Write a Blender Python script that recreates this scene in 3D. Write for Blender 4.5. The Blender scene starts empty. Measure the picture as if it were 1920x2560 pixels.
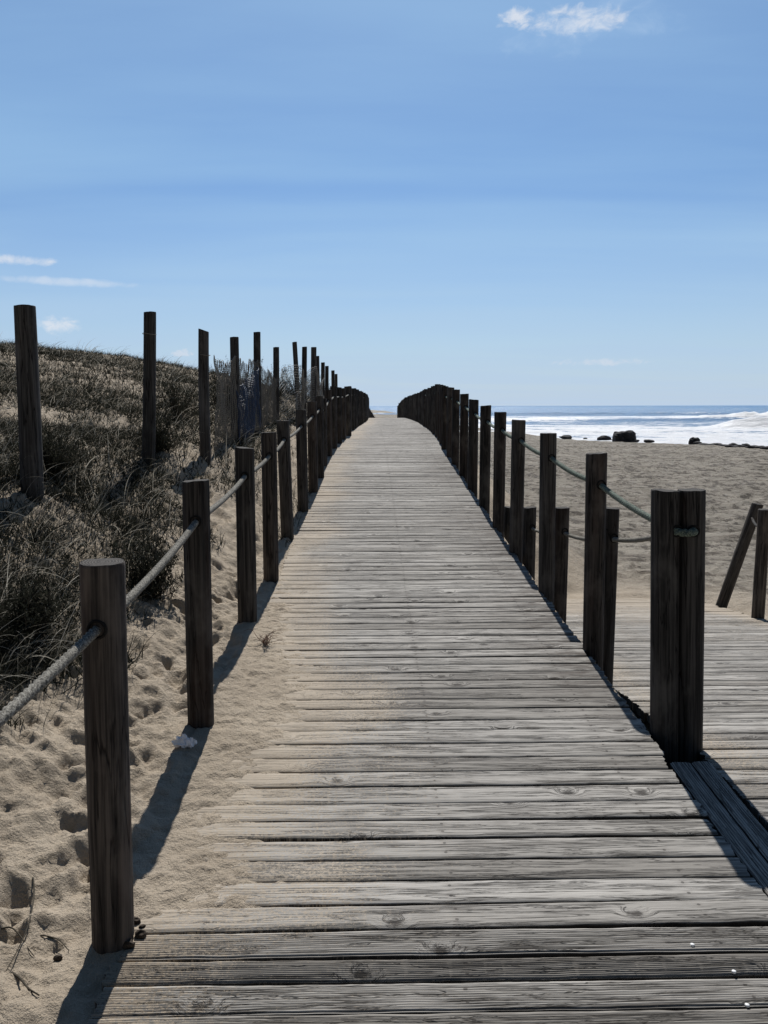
import bpy, bmesh, math, random
import numpy as np
from mathutils import Vector, Matrix, Euler

R = math.radians
rng = np.random.default_rng(11)
random.seed(5)
S = bpy.context.scene
COL = S.collection
ZC = 1.47            # eye height above the near planks

# ------------------------------------------------------------------ camera
cam_d = bpy.data.cameras.new("camera")
cam = bpy.data.objects.new("camera", cam_d)
COL.objects.link(cam)
S.camera = cam
cam_d.sensor_fit = 'VERTICAL'
cam_d.sensor_height = 36.0
cam_d.lens = 1950.0 / 2560.0 * 36.0
cam_d.clip_start = 0.05
cam_d.clip_end = 60000
PITCH, YAW, ROLL = math.atan((1280 - 1015.5) / 1950.0), 0.0163, R(.13)
cam.location = (0, 0, ZC)
cam.rotation_mode = 'QUATERNION'
cam.rotation_quaternion = (Matrix.Rotation(-YAW, 3, 'Z') @ Matrix.Rotation(R(90) - PITCH, 3, 'X') @ Matrix.Rotation(-ROLL, 3, 'Z')).to_quaternion()

# ------------------------------------------------------------------ sky, sun, exposure
SUN_EL, SUN_AZ = R(49.5), R(1.0)       # azimuth from +Y towards +X
sun_d = bpy.data.lights.new("sun", 'SUN')
sun_d.energy = 5.0
sun_d.angle = R(.53)
sun_d.color = (1.0, .965, .91)
sun = bpy.data.objects.new("sun", sun_d)
COL.objects.link(sun)
to_sun = Vector((math.sin(SUN_AZ) * math.cos(SUN_EL), math.cos(SUN_AZ) * math.cos(SUN_EL), math.sin(SUN_EL)))
sun.rotation_euler = (-to_sun).to_track_quat('-Z', 'Y').to_euler()

S.view_settings.view_transform = 'Standard'
S.view_settings.look = 'None'
S.view_settings.exposure = 0.08
S.view_settings.gamma = 1.0
S.cycles.max_bounces = 6
S.cycles.diffuse_bounces = 3
S.cycles.glossy_bounces = 2
S.cycles.transparent_max_bounces = 8


class NT:
    """small helper for node trees"""
    def __init__(s, tree):
        s.t = tree
        s.t.nodes.clear()

    def n(s, typ, _in=None, **kw):
        nd = s.t.nodes.new(typ)
        for k, v in kw.items():
            setattr(nd, k, v)
        for k, v in (_in or {}).items():
            sock = nd.inputs[k]
            if isinstance(v, bpy.types.NodeSocket):
                s.t.links.new(v, sock)
            else:
                sock.default_value = v
        return nd

    def math(s, op, a, b=0.0, c=0.0, clamp=False):
        return s.n('ShaderNodeMath', {0: a, 1: b, 2: c}, operation=op, use_clamp=clamp).outputs[0]

    def vmath(s, op, a, b=(0, 0, 0)):
        nd = s.n('ShaderNodeVectorMath', {0: a, 1: b}, operation=op)
        return nd.outputs[0]

    def noise(s, vec, scale, detail=4, rough=.55, dist=0.0):
        return s.n('ShaderNodeTexNoise', {'Vector': vec, 'Scale': scale, 'Detail': detail, 'Roughness': rough, 'Distortion': dist}).outputs[0]

    def ramp(s, fac, stops, interp='LINEAR'):
        nd = s.n('ShaderNodeValToRGB', {'Fac': fac})
        cr = nd.color_ramp
        cr.interpolation = interp
        while len(cr.elements) > 1:
            cr.elements.remove(cr.elements[-1])
        for i, (p, c) in enumerate(stops):
            e = cr.elements[0] if i == 0 else cr.elements.new(p)
            e.position = p
            e.color = (*c, 1) if len(c) == 3 else c
        return nd.outputs[0]

    def step(s, fac, lo, hi):
        return s.n('ShaderNodeMapRange', {'Value': fac, 'From Min': lo, 'From Max': hi, 'To Min': 0.0, 'To Max': 1.0},
                   interpolation_type='SMOOTHSTEP').outputs[0]

    def mix(s, fac, a, b, blend='MIX'):
        nd = s.n('ShaderNodeMix', data_type='RGBA', blend_type=blend)
        for i, v in ((0, fac), (6, a), (7, b)):
            if isinstance(v, bpy.types.NodeSocket):
                s.t.links.new(v, nd.inputs[i])
            else:
                nd.inputs[i].default_value = v if i == 0 else ((*v, 1) if len(v) == 3 else v)
        return nd.outputs[2]

    def xyz(s, v):
        nd = s.n('ShaderNodeSeparateXYZ', {0: v})
        return nd.outputs

    def comb(s, x, y, z):
        return s.n('ShaderNodeCombineXYZ', {0: x, 1: y, 2: z}).outputs[0]

    def attr(s, name):
        return s.n('ShaderNodeAttribute', attribute_name=name)


# --- the world: physical sky with thin streaks of high cloud and a few small cumulus
W = bpy.data.worlds.new("World")
S.world = W
W.use_nodes = True
w = NT(W.node_tree)
sky = w.n('ShaderNodeTexSky', sky_type='NISHITA', sun_disc=False, sun_elevation=SUN_EL, sun_rotation=SUN_AZ,
          air_density=1.0, dust_density=.35, ozone_density=2.2, altitude=0.0)
gen = w.n('ShaderNodeTexCoord').outputs['Generated']
dx, dy, dz = w.xyz(gen)
dzc = w.math('MAXIMUM', dz, 0.0)
inv = w.math('DIVIDE', 1.0, w.math('ADD', dzc, .06))
plane = w.comb(w.math('MULTIPLY', dx, inv), w.math('MULTIPLY', dy, inv), 0.0)
base = w.mix(1.0, sky.outputs[0], (.79, 1.03, 1.27), 'MULTIPLY')
veil_n = w.noise(w.vmath('MULTIPLY', plane, (.30, .9, 1)), .85, 2.5, .45, .6)
veil_n2 = w.noise(w.vmath('MULTIPLY', plane, (.35, 1.3, 1)), 3.2, 5, .55, .3)
veil = w.math('MULTIPLY', w.step(w.math('ADD', w.math('MULTIPLY', veil_n, .88), w.math('MULTIPLY', veil_n2, .12)), .36, .66), .55)
c1 = w.mix(veil, base, (5.2, 8.3, 11.6))
# paler towards the horizon
hz = w.math('POWER', w.math('SUBTRACT', 1.0, w.math('MINIMUM', w.math('MULTIPLY', dzc, 3.4), 1.0)), 1.6)
c2 = w.mix(w.math('MULTIPLY', hz, .92), c1, (7.2, 8.9, 11.2))


def px_dir(px, py):
    v = Vector(((px - 960) / 1950.0, -(py - 1280) / 1950.0, -1.0))
    return (cam.rotation_quaternion.to_matrix() @ v).normalized()


def puff(c, px, py, wx, wy, scale, lo, hi, colour, amount):
    """a small cloud standing in a fixed direction of the sky"""
    d = px_dir(px, py)
    right = Vector((d.y, -d.x, 0)).normalized()
    up = right.cross(d)
    rx = w.n('ShaderNodeVectorMath', {0: gen, 1: right}, operation='DOT_PRODUCT').outputs['Value']
    ry = w.n('ShaderNodeVectorMath', {0: gen, 1: (up - d * 0)}, operation='DOT_PRODUCT').outputs['Value']
    ex = w.math('DIVIDE', rx, wx)
    ey = w.math('DIVIDE', ry, wy)
    r2 = w.math('ADD', w.math('MULTIPLY', ex, ex), w.math('MULTIPLY', ey, ey))
    nn = w.noise(w.comb(w.math('MULTIPLY', rx, scale), w.math('MULTIPLY', ry, scale * 1.6), px * .013), 1.0, 6, .62, .4)
    f = w.step(w.math('SUBTRACT', nn, w.math('MULTIPLY', r2, .28)), lo, hi)
    front = w.math('GREATER_THAN', dy, 0.0)
    return w.mix(w.math('MULTIPLY', w.math('MULTIPLY', f, amount), front), c, colour)


c3 = puff(c2, 1440, 50, .062, .016, 46, .22, .66, (11.0, 11.4, 12.2), .8)
c3 = puff(c3, 1288, 45, .022, .012, 60, .22, .62, (11.0, 11.4, 12.2), .8)
c3 = puff(c3, 1480, 60, .13, .035, 20, .34, .70, (7.4, 9.6, 12.4), .30)
c3 = puff(c3, 170, 704, .075, .0050, 30, .12, .62, (10.4, 11.2, 12.4), .5)
c3 = puff(c3, 10, 646, .05, .006, 34, .16, .62, (11.0, 11.4, 12.2), .8)
c3 = puff(c3, 150, 812, .030, .011, 60, .24, .66, (11.0, 11.4, 12.2), .8)
c3 = puff(c3, 460, 882, .018, .006, 80, .30, .50, (9.6, 10.3, 11.6), .6)
c3 = puff(c3, 1510, 905, .075, .006, 44, .32, .56, (9.8, 10.4, 11.6), .55)
# the sky opposite the sun is deeper and darker
toward = w.math('MULTIPLY_ADD', w.step(dy, -.25, .60), .74, .26)
c4 = w.mix(1.0, c3, w.comb(toward, toward, toward), 'MULTIPLY')
bg = w.n('ShaderNodeBackground', {'Color': c4, 'Strength': .067})
out = w.n('ShaderNodeOutputWorld', {'Surface': bg.outputs[0]})

# ------------------------------------------------------------------ numeric helpers


def _hash(ix, iy, seed):
    h = (ix.astype(np.int64) * 374761393 + iy.astype(np.int64) * 668265263 + seed * 1442695041) & 0xffffffff
    h = ((h ^ (h >> 13)) * 1274126177) & 0xffffffff
    h = h ^ (h >> 16)
    return (h & 0xffff) / 65535.0


def vnoise(x, y, seed=0):
    x = np.asarray(x, float); y = np.asarray(y, float)
    ix, iy = np.floor(x), np.floor(y)
    fx, fy = x - ix, y - iy
    ux, uy = fx * fx * fx * (fx * (fx * 6 - 15) + 10), fy * fy * fy * (fy * (fy * 6 - 15) + 10)
    a, b = _hash(ix, iy, seed), _hash(ix + 1, iy, seed)
    c, d = _hash(ix, iy + 1, seed), _hash(ix + 1, iy + 1, seed)
    return (a + (b - a) * ux + (c - a) * uy + (a - b - c + d) * ux * uy) * 2 - 1


def fbm(x, y, oct=4, seed=0, gain=.5, lac=2.03):
    s = 0.0; a = 1.0; t = 0.0
    for o in range(oct):
        s = s + a * vnoise(x, y, seed + o * 17); t += a
        x = x * lac + 13.7; y = y * lac + 7.1; a *= gain
    return s / t


def sstep(x, a, b):
    t = np.clip((x - a) / (b - a), 0, 1)
    return t * t * (3 - 2 * t)


_ys = np.arange(0, 120, .05)


def smooth_curve(pts, win):
    v = np.interp(_ys, [p[0] for p in pts], [p[1] for p in pts])
    k = int(win / .05) | 1
    vp = np.pad(v, k // 2, mode='edge')
    return np.convolve(vp, np.ones(k) / k, 'valid')


_zd = smooth_curve([(0, -1.48), (1.5, -1.475), (2, -1.465), (2.6, -1.44), (3.2, -1.385), (4.2, -1.335), (5.3, -1.28), (6.4, -1.20), (7.3, -1.135),
                    (8.2, -1.055), (9.2, -.975), (10.1, -.895), (11.1, -.82), (11.8, -.765), (12.8, -.70), (14, -.655), (16, -.605), (20, -.57),
                    (26, -.555), (34, -.565), (39, -.58), (42, -.62), (46, -.78), (50, -1.02), (60, -1.85), (70, -2.5), (80, -2.9), (120, -3.2)], .7) + ZC
_cx = smooth_curve([(0, .22), (10, .22), (13, .26), (15, .34), (18, .45), (23, .58), (28, .72), (35, .78), (42, .80), (50, .74), (60, 1.2), (70, 2.2), (120, 8)], 2.0)


def zdeck(y): return np.interp(y, _ys, _zd)
def cpath(y): return np.interp(y, _ys, _cx)


HL, HR = .91, .96      # half widths left and right of the path line


def zside(y):          # the ramp that turns off and runs down to the beach
    y = np.asarray(y, float)
    return np.where(y < 3.0, -1.425 - .012 * np.clip(y, 0, 3), -1.461 - .128 * (y - 3.0)) + ZC + .012


def make_mesh(name, verts, faces=None, quads=None, mat=None, smooth=True, attrs=None, uv=None):
    me = bpy.data.meshes.new(name)
    verts = np.asarray(verts, np.float32)
    if quads is not None:
        quads = np.asarray(quads, np.int32)
        me.vertices.add(len(verts)); me.vertices.foreach_set('co', verts.ravel())
        nq, k = quads.shape
        me.loops.add(nq * k); me.loops.foreach_set('vertex_index', quads.ravel())
        me.polygons.add(nq)
        me.polygons.foreach_set('loop_start', np.arange(0, nq * k, k, dtype=np.int32))
        me.update(calc_edges=True)
    else:
        me.from_pydata([tuple(v) for v in verts], [], [tuple(f) for f in faces])
    if smooth:
        me.polygons.foreach_set('use_smooth', np.ones(len(me.polygons), bool))
    for k, v in (attrs or {}).items():
        a = me.attributes.new(k, 'FLOAT', 'POINT')
        a.data.foreach_set('value', np.asarray(v, np.float32).ravel())
    if uv is not None:
        l = me.uv_layers.new(name='UVMap')
        idx = np.empty(len(me.loops), np.int32); me.loops.foreach_get('vertex_index', idx)
        l.data.foreach_set('uv', np.asarray(uv, np.float32)[idx].ravel())
    if mat: me.materials.append(mat)
    me.validate(); me.update()
    return me


def link(name, me, parent=None, loc=(0, 0, 0)):
    o = bpy.data.objects.new(name, me)
    COL.objects.link(o)
    o.location = loc
    if parent: o.parent = parent
    return o


def tag(o, label=None, cat=None, group=None, kind=None):
    if label: o['label'] = label
    if cat: o['category'] = cat
    if group: o['group'] = group
    if kind: o['kind'] = kind
    return o


def grid_quads(nr, nc, wrap=False):
    r = np.arange(nr - 1)[:, None]
    c = np.arange(nc if wrap else nc - 1)[None, :]
    c2 = (c + 1) % nc
    return np.stack([r * nc + c, r * nc + c2, (r + 1) * nc + c2, (r + 1) * nc + c], -1).reshape(-1, 4)


class MB:
    """collects vertex/quad blocks into one mesh"""
    def __init__(s): s.v = []; s.q = []; s.n = 0; s.a = {}; s.uv = []

    def add(s, v, q, uv=None, **attrs):
        v = np.asarray(v, float).reshape(-1, 3)
        s.v.append(v); s.q.append(np.asarray(q) + s.n); s.n += len(v)
        if uv is not None: s.uv.append(uv)
        for k, val in attrs.items():
            s.a.setdefault(k, []).append(np.broadcast_to(np.asarray(val, float), (len(v),)))

    def mesh(s, name, mat, smooth=True):
        return make_mesh(name, np.concatenate(s.v), quads=np.concatenate(s.q), mat=mat, smooth=smooth,
                         attrs={k: np.concatenate(v) for k, v in s.a.items()}, uv=np.concatenate(s.uv) if s.uv else None)


def tube(path, rad, ns=8, twist=0, depth=0.0, strands=3):
    """tube along a path (n,3); rad scalar or (n,); optional rope strands"""
    P = np.asarray(path, float); n = len(P)
    T = np.gradient(P, axis=0); T /= np.linalg.norm(T, axis=1)[:, None] + 1e-9
    ref = np.array([0, 0, 1.0]) if abs(T[:, 2]).mean() < .8 else np.array([0, 1.0, 0])
    A = np.cross(T, ref); A /= np.linalg.norm(A, axis=1)[:, None] + 1e-9
    B = np.cross(A, T)
    th = np.linspace(0, 2 * np.pi, ns, endpoint=False)[None, :]
    rad = np.broadcast_to(np.asarray(rad, float), (n,))[:, None]
    s = np.concatenate([[0], np.cumsum(np.linalg.norm(np.diff(P, axis=0), axis=1))])[:, None]
    rr = rad * (1 + depth * np.abs(np.cos(.5 * strands * (th - twist * s))) - depth * .6) if depth else rad * np.ones_like(th)
    V = P[:, None, :] + A[:, None, :] * (rr * np.cos(th))[..., None] + B[:, None, :] * (rr * np.sin(th))[..., None]
    q = grid_quads(n, ns, True)
    V = V.reshape(-1, 3)
    # end caps as quads fans
    caps = []
    for base, flip in ((0, 1), ((n - 1) * ns, 0)):
        for k in range(1, ns - 2, 2):
            c = [base, base + k, base + k + 1, base + k + 2]
            caps.append(c[::-1] if flip else c)
    return V, np.concatenate([q, np.array(caps)]) if caps else q


# ------------------------------------------------------------------ materials
def new_mat(name):
    m = bpy.data.materials.new(name)
    m.use_nodes = True
    return m, NT(m.node_tree)


def finish(t, col, rough=.8, bump=None, bstr=.3, bdist=.01, spec=.3, **kw):
    ins = {'Base Color': col if isinstance(col, bpy.types.NodeSocket) else (*col, 1), 'Roughness': rough, 'Specular IOR Level': spec}
    if bump is not None:
        ins['Normal'] = t.n('ShaderNodeBump', {'Strength': bstr, 'Distance': bdist, 'Height': bump}).outputs[0]
    ins.update(kw)
    p = t.n('ShaderNodeBsdfPrincipled', ins)
    t.n('ShaderNodeOutputMaterial', {'Surface': p.outputs[0]})
    return p


def sand_colour(t, pos):
    g = t.noise(pos, 900, 2, .7)
    m = t.noise(pos, 3.0, 5, .6)
    c = t.ramp(m, [(.3, (.26, .208, .152)), (.7, (.375, .31, .235))])
    c = t.mix(t.step(g, .35, .75), c, t.mix(.45, c, (.60, .54, .45)))
    dark = t.step(t.noise(pos, 420, 2, .8), .60, .72)
    return t.mix(t.math('MULTIPLY', dark, .7), c, (.07, .055, .042))


def sand_mat():
    m, t = new_mat("sand")
    pos = t.n('ShaderNodeTexCoord').outputs['Object']
    c = sand_colour(t, pos)
    # far beach: greyer, old tyre marks; shade of foot marks painted in as dark specks
    far = t.attr('beach').outputs['Fac']
    track = t.noise(t.vmath('MULTIPLY', pos, (.10, 1.1, 1)), 1.6, 6, .72, .5)
    spk = t.noise(t.vmath('MULTIPLY', pos, (1.6, 1.1, 1)), 1.7, 7, .82)
    beach = t.ramp(track, [(.36, (.30, .265, .220)), (.50, (.45, .405, .340)), (.68, (.56, .505, .425))])
    beach = t.mix(t.math('MULTIPLY', t.step(spk, .49, .56), .78), beach, (.085, .072, .060))
    c = t.mix(far, c, beach)
    wet = t.attr('wet').outputs['Fac']
    c = t.mix(t.math('MULTIPLY', wet, .8), c, (.13, .115, .095))
    g = t.noise(pos, 260, 4, .75)
    mid = t.noise(pos, 38, 5, .65)
    pits = t.noise(t.vmath('MULTIPLY', pos, (1.2, 1.0, 1)), 1.5, 7, .74)
    b = t.math('ADD', t.math('MULTIPLY', g, .16), t.math('MULTIPLY', mid, .75))
    g2 = t.noise(pos, 105, 3, .7)
    b = t.math('ADD', b, t.math('MULTIPLY', g2, .35))
    coarse = t.n('ShaderNodeBump', {'Strength': 1.0, 'Distance': .9, 'Height': t.math('MULTIPLY', pits, far)}).outputs[0]
    fine = t.n('ShaderNodeBump', {'Strength': 1.0, 'Distance': .022, 'Height': b, 'Normal': coarse}).outputs[0]
    finish(t, c, .92, None, 1.0, .016, .15, Normal=fine)
    return m


def plank_mat():
    m, t = new_mat("weathered_planks")
    uv = t.n('ShaderNodeUVMap', uv_map='UVMap').outputs[0]      # metres along and across, offset for each plank
    rnd = t.attr('rnd').outputs['Fac']
    along, acr, _ = t.xyz(uv)
    sandm = t.attr('sandm').outputs['Fac']
    stain = t.attr('stain').outputs['Fac']
    # knots bend the grain
    kv = t.n('ShaderNodeTexVoronoi', {'Vector': t.vmath('MULTIPLY', uv, (3.0, 5.2, 1)), 'Scale': 1.0, 'Randomness': 1.0}, voronoi_dimensions='2D')
    kd = kv.outputs['Distance']
    kcol = t.xyz(kv.outputs['Color'])[0]
    has = t.math('GREATER_THAN', kcol, .55)
    knot = t.math('MULTIPLY', t.math('SUBTRACT', 1.0, t.step(t.math('ADD', kd, t.math('MULTIPLY', t.math('SUBTRACT', t.noise(t.vmath('MULTIPLY', uv, (60, 160, 1)), 1.0, 3, .6), .5), .14)), .03, .10)), has)
    halo = t.math('MULTIPLY', t.math('SUBTRACT', 1.0, t.step(kd, .05, .24)), has)
    g_uv = t.comb(t.math('MULTIPLY', along, 5.0), t.math('ADD', t.math('MULTIPLY', acr, 190.0), t.math('MULTIPLY', halo, 3.5)), t.math('MULTIPLY', rnd, 31.0))
    grain = t.noise(g_uv, 1.0, 5, .62, .8)
    g2 = t.noise(t.comb(t.math('MULTIPLY', along, 1.7), t.math('ADD', t.math('MULTIPLY', acr, 42.0), t.math('MULTIPLY', halo, 1.6)), t.math('MULTIPLY', rnd, 7.0)), 1.0, 5, .62, .9)
    light = t.mix(rnd, (.232, .216, .194), (.400, .380, .350))
    gv = t.math('ADD', t.math('MULTIPLY', grain, .62), t.math('MULTIPLY', g2, .38))
    c = t.mix(t.step(gv, .37, .55), (.050, .045, .040), light)
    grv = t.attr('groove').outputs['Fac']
    c = t.mix(t.math('MULTIPLY', t.step(grv, .45, .95), t.step(t.noise(t.comb(t.math('MULTIPLY', along, 6.0), t.math('MULTIPLY', acr, 60.0), 3.0), 1.0, 3, .6), .30, .50)), c, (.085, .078, .070))  # shadow lines of the grooves painted into the colour, broken by noise
    crack = t.math('SUBTRACT', 1.0, t.step(t.math('ABSOLUTE', t.math('SUBTRACT', g2, .47)), .0, .022))
    blot = t.noise(t.comb(t.math('MULTIPLY', along, 5.0), t.math('MULTIPLY', acr, 9.0), rnd), 1.0, 4, .6)
    c = t.mix(t.math('MULTIPLY', crack, .75), c, (.025, .022, .02))
    c = t.mix(t.math('MULTIPLY', t.step(blot, .52, .75), .45), c, (.10, .09, .08))
    c = t.mix(t.math('MULTIPLY', knot, .9), c, (.035, .03, .026))
    # rows of dark nail heads over the joists
    opos = t.n('ShaderNodeTexCoord').outputs['Object']
    ox = t.math('ADD', t.xyz(opos)[0], t.math('MULTIPLY_ADD', rnd, .012, -.006))
    v01 = t.attr('v01').outputs['Fac']
    dxn = t.math('MINIMUM', t.math('ABSOLUTE', t.math('SUBTRACT', ox, .24)), t.math('MINIMUM', t.math('ABSOLUTE', t.math('SUBTRACT', ox, -.48)), t.math('ABSOLUTE', t.math('SUBTRACT', ox, .96))))
    dvn = t.math('MULTIPLY', t.math('MINIMUM', t.math('ABSOLUTE', t.math('SUBTRACT', v01, .27)), t.math('ABSOLUTE', t.math('SUBTRACT', v01, .74))), .115)
    nr = t.math('SQRT', t.math('ADD', t.math('MULTIPLY', dxn, dxn), t.math('MULTIPLY', dvn, dvn)))
    nail = t.math('SUBTRACT', 1.0, t.step(nr, .0045, .0065))
    rust = t.math('SUBTRACT', 1.0, t.step(t.math('MULTIPLY_ADD', blot, .02, nr), .012, .034))
    c = t.mix(t.math('MULTIPLY', rust, .18), c, (.075, .060, .050))
    c = t.mix(t.math('MULTIPLY', nail, .65), c, (.03, .026, .024))
    # gap shade painted in: plank sides and ends toned near black
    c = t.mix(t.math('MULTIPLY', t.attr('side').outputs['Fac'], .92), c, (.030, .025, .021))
    # brown damp stain at the plank ends
    sn = t.math('MULTIPLY', stain, t.step(t.noise(t.comb(t.math('MULTIPLY', along, 6.0), t.math('MULTIPLY', acr, 30.0), rnd), 1.0, 4, .6), .36, .62))
    c = t.mix(t.math('MULTIPLY', sn, .8), c, (.055, .042, .034))
    # blown sand dusting
    pos = t.n('ShaderNodeTexCoord').outputs['Object']
    dn = t.noise(t.comb(t.math('MULTIPLY', along, 70.0), t.math('MULTIPLY', acr, 105.0), 0.0), 1.0, 8, .9)
    dust = t.step(t.math('ADD', sandm, t.math('SUBTRACT', t.step(dn, .40, .60), .5)), .45, .62)
    c = t.mix(t.math('MULTIPLY', dust, .93), c, sand_colour(t, pos))
    h = t.math('ADD', t.math('MULTIPLY', grain, .6), t.math('MULTIPLY', g2, .5))
    h = t.math('SUBTRACT', h, t.math('MULTIPLY', crack, .5))
    h = t.math('SUBTRACT', h, t.math('MULTIPLY', knot, .5))
    finish(t, c, .82, h, .75, .004, .25)
    return m


def post_mat(name, a, b, red=0.0):
    m, t = new_mat(name)
    pos = t.n('ShaderNodeTexCoord').outputs['Object']
    info = t.n('ShaderNodeObjectInfo').outputs['Random']
    p2 = t.vmath('ADD', pos, t.comb(t.math('MULTIPLY', info, 37.0), t.math('MULTIPLY', info, 11.0), 0.0))
    grain = t.noise(t.vmath('MULTIPLY', p2, (70, 70, 2.2)), 1.0, 6, .65, .4)
    big = t.noise(t.vmath('MULTIPLY', p2, (16, 16, .9)), 1.0, 4, .55, .3)
    c = t.mix(t.step(grain, .36, .68), a, b)
    crack = t.math('SUBTRACT', 1.0, t.step(t.math('ABSOLUTE', t.math('SUBTRACT', big, .5)), .0, .016))
    c = t.mix(t.math('MULTIPLY', crack, .9), c, (.006, .005, .005))
    rd = t.step(t.noise(t.vmath('MULTIPLY', p2, (9, 9, 1.3)), 1.0, 3, .5), .50, .72)
    c = t.mix(t.math('MULTIPLY', rd, red), c, (.075, .042, .03))
    tone_ = t.math('MULTIPLY_ADD', info, .7, .65)
    c = t.mix(1.0, c, t.comb(tone_, tone_, tone_), 'MULTIPLY')
    blot = t.step(t.noise(t.vmath('MULTIPLY', p2, (7, 7, 3.5)), 1.0, 4, .65), .48, .70)
    c = t.mix(t.math('MULTIPLY', blot, .45), c, tuple(min(1, x * 1.7) for x in b))
    h = t.math('SUBTRACT', t.math('MULTIPLY', grain, .5), t.math('MULTIPLY', crack, .9))
    finish(t, c, .85, h, .7, .005, .2)
    return m


def plain_mat(name, col, rough=.8, scale=30, var=.35, bstr=.3, bdist=.004, spec=.3, **kw):
    m, t = new_mat(name)
    pos = t.n('ShaderNodeTexCoord').outputs['Object']
    nn = t.noise(pos, scale, 5, .65)
    lo = tuple(c * (1 - var) for c in col); hi = tuple(min(1, c * (1 + var)) for c in col)
    finish(t, t.ramp(nn, [(.3, lo), (.7, hi)]), rough, nn, bstr, bdist, spec, **kw)
    return m


def blade_mat():
    m, t = new_mat("grass_blades")
    tone = t.attr('tone').outputs['Fac']
    c = t.ramp(tone, [(0, (.018, .018, .014)), (.45, (.034, .036, .027)), (.72, (.085, .082, .066)), (1, (.60, .56, .48))])
    d = t.n('ShaderNodeBsdfDiffuse', {'Color': c})
    tr = t.n('ShaderNodeBsdfTranslucent', {'Color': c})
    mx = t.n('ShaderNodeMixShader', {0: .3, 1: d.outputs[0], 2: tr.outputs[0]})
    t.n('ShaderNodeOutputMaterial', {'Surface': mx.outputs[0]})
    return m


def sea_mat():
    m, t = new_mat("sea_water")
    pos = t.n('ShaderNodeTexCoord').outputs['Object']
    foam_a = t.attr('foam').outputs['Fac']
    px_, py_, _ = t.xyz(pos)
    n1 = t.noise(t.vmath('MULTIPLY', pos, (.05, .16, 1)), 1.0, 7, .68, .6)
    n2 = t.noise(t.vmath('MULTIPLY', pos, (.45, .9, 1)), 1.0, 7, .75, .8)
    fm = t.math('ADD', t.math('MULTIPLY', n1, .45), t.math('MULTIPLY', n2, .55))
    fac = t.step(t.math('ADD', foam_a, t.math('MULTIPLY', t.math('SUBTRACT', fm, .5), 2.6)), .38, .58)
    wave = t.noise(t.vmath('MULTIPLY', pos, (.25, .8, 1)), 1.0, 6, .7)
    bmp = t.n('ShaderNodeBump', {'Strength': 1.0, 'Distance': 1.1, 'Height': wave}).outputs[0]
    wt = t.n('ShaderNodeBsdfPrincipled', {'Base Color': (.045, .15, .30, 1), 'Roughness': .28, 'IOR': 1.33, 'Normal': bmp})
    fbmp = t.n('ShaderNodeBump', {'Strength': 1.0, 'Distance': 1.2, 'Height': fm}).outputs[0]
    fo = t.n('ShaderNodeBsdfPrincipled', {'Base Color': (.78, .79, .81, 1), 'Roughness': .6, 'Normal': fbmp})
    mx = t.n('ShaderNodeMixShader', {0: fac, 1: wt.outputs[0], 2: fo.outputs[0]})
    t.n('ShaderNodeOutputMaterial', {'Surface': mx.outputs[0]})
    return m


def rope_mat(name, a, b, scale=220):
    m, t = new_mat(name)
    pos = t.n('ShaderNodeTexCoord').outputs['Object']
    nn = t.noise(pos, scale, 3, .7)
    n2 = t.noise(pos, 14, 3, .6)
    c = t.mix(t.step(nn, .38, .64), a, b)
    c = t.mix(t.math('MULTIPLY', t.step(n2, .5, .75), .4), c, tuple(x * .45 for x in a))
    finish(t, c, .9, nn, .6, .003, .15)
    return m


M_sand = sand_mat()
M_plank = plank_mat()
M_post = post_mat("dark_post_wood", (.018, .0165, .0155), (.078, .071, .065), .25)
M_postred = post_mat("reddish_post_wood", (.019, .0165, .015), (.090, .076, .066), .45)
M_stake = post_mat("grey_stake_wood", (.028, .027, .026), (.085, .080, .076), .1)
def endgrain_mat():
    m, t = new_mat("end_grain")
    pos = t.n('ShaderNodeTexCoord').outputs['Object']
    px_, py_, _ = t.xyz(pos)
    rr_ = t.math('SQRT', t.math('ADD', t.math('MULTIPLY', px_, px_), t.math('MULTIPLY', py_, py_)))
    wob = t.noise(pos, 30, 4, .6)
    ring = t.math('SINE', t.math('MULTIPLY', t.math('MULTIPLY_ADD', wob, .02, rr_), 900.0))
    c = t.mix(t.step(ring, -.6, .8), (.035, .031, .028), (.10, .092, .083))
    c = t.mix(t.step(t.noise(pos, 90, 4, .7), .5, .68), c, (.02, .018, .017))
    finish(t, c, .9, wob, .6, .004, .15)
    return m


M_endgrain = endgrain_mat()
M_hole = plain_mat("hole_wood", (.012, .011, .010), .95, 60)
M_ropeg = rope_mat("grey_rope", (.085, .080, .070), (.31, .295, .26))
M_ropegreen = rope_mat("green_rope", (.045, .065, .055), (.24, .28, .235))
M_blade = blade_mat()
M_sea = sea_mat()
M_rock = plain_mat("dark_rock", (.030, .028, .030), .85, 3, .5, .8, .1)
M_wire = plain_mat("netting_wire", (.22, .205, .18), .7, 40)
M_bluenet = plain_mat("blue_plastic_net", (.034, .052, .100), .6, 30)
M_paper = plain_mat("tissue", (.86, .86, .88), .8, 40, .1, .4, .004)
M_bark = plain_mat("bark", (.040, .030, .022), .9, 60, .5, .8, .004)
M_stem = plain_mat("dry_stem", (.050, .042, .030), .9, 80, .4)
M_sprig = plain_mat("red_sprig", (.10, .045, .028), .9, 60, .4)
M_screw = plain_mat("screw_metal", (.75, .75, .74), .35, 200, .1, .1, .001)

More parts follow.
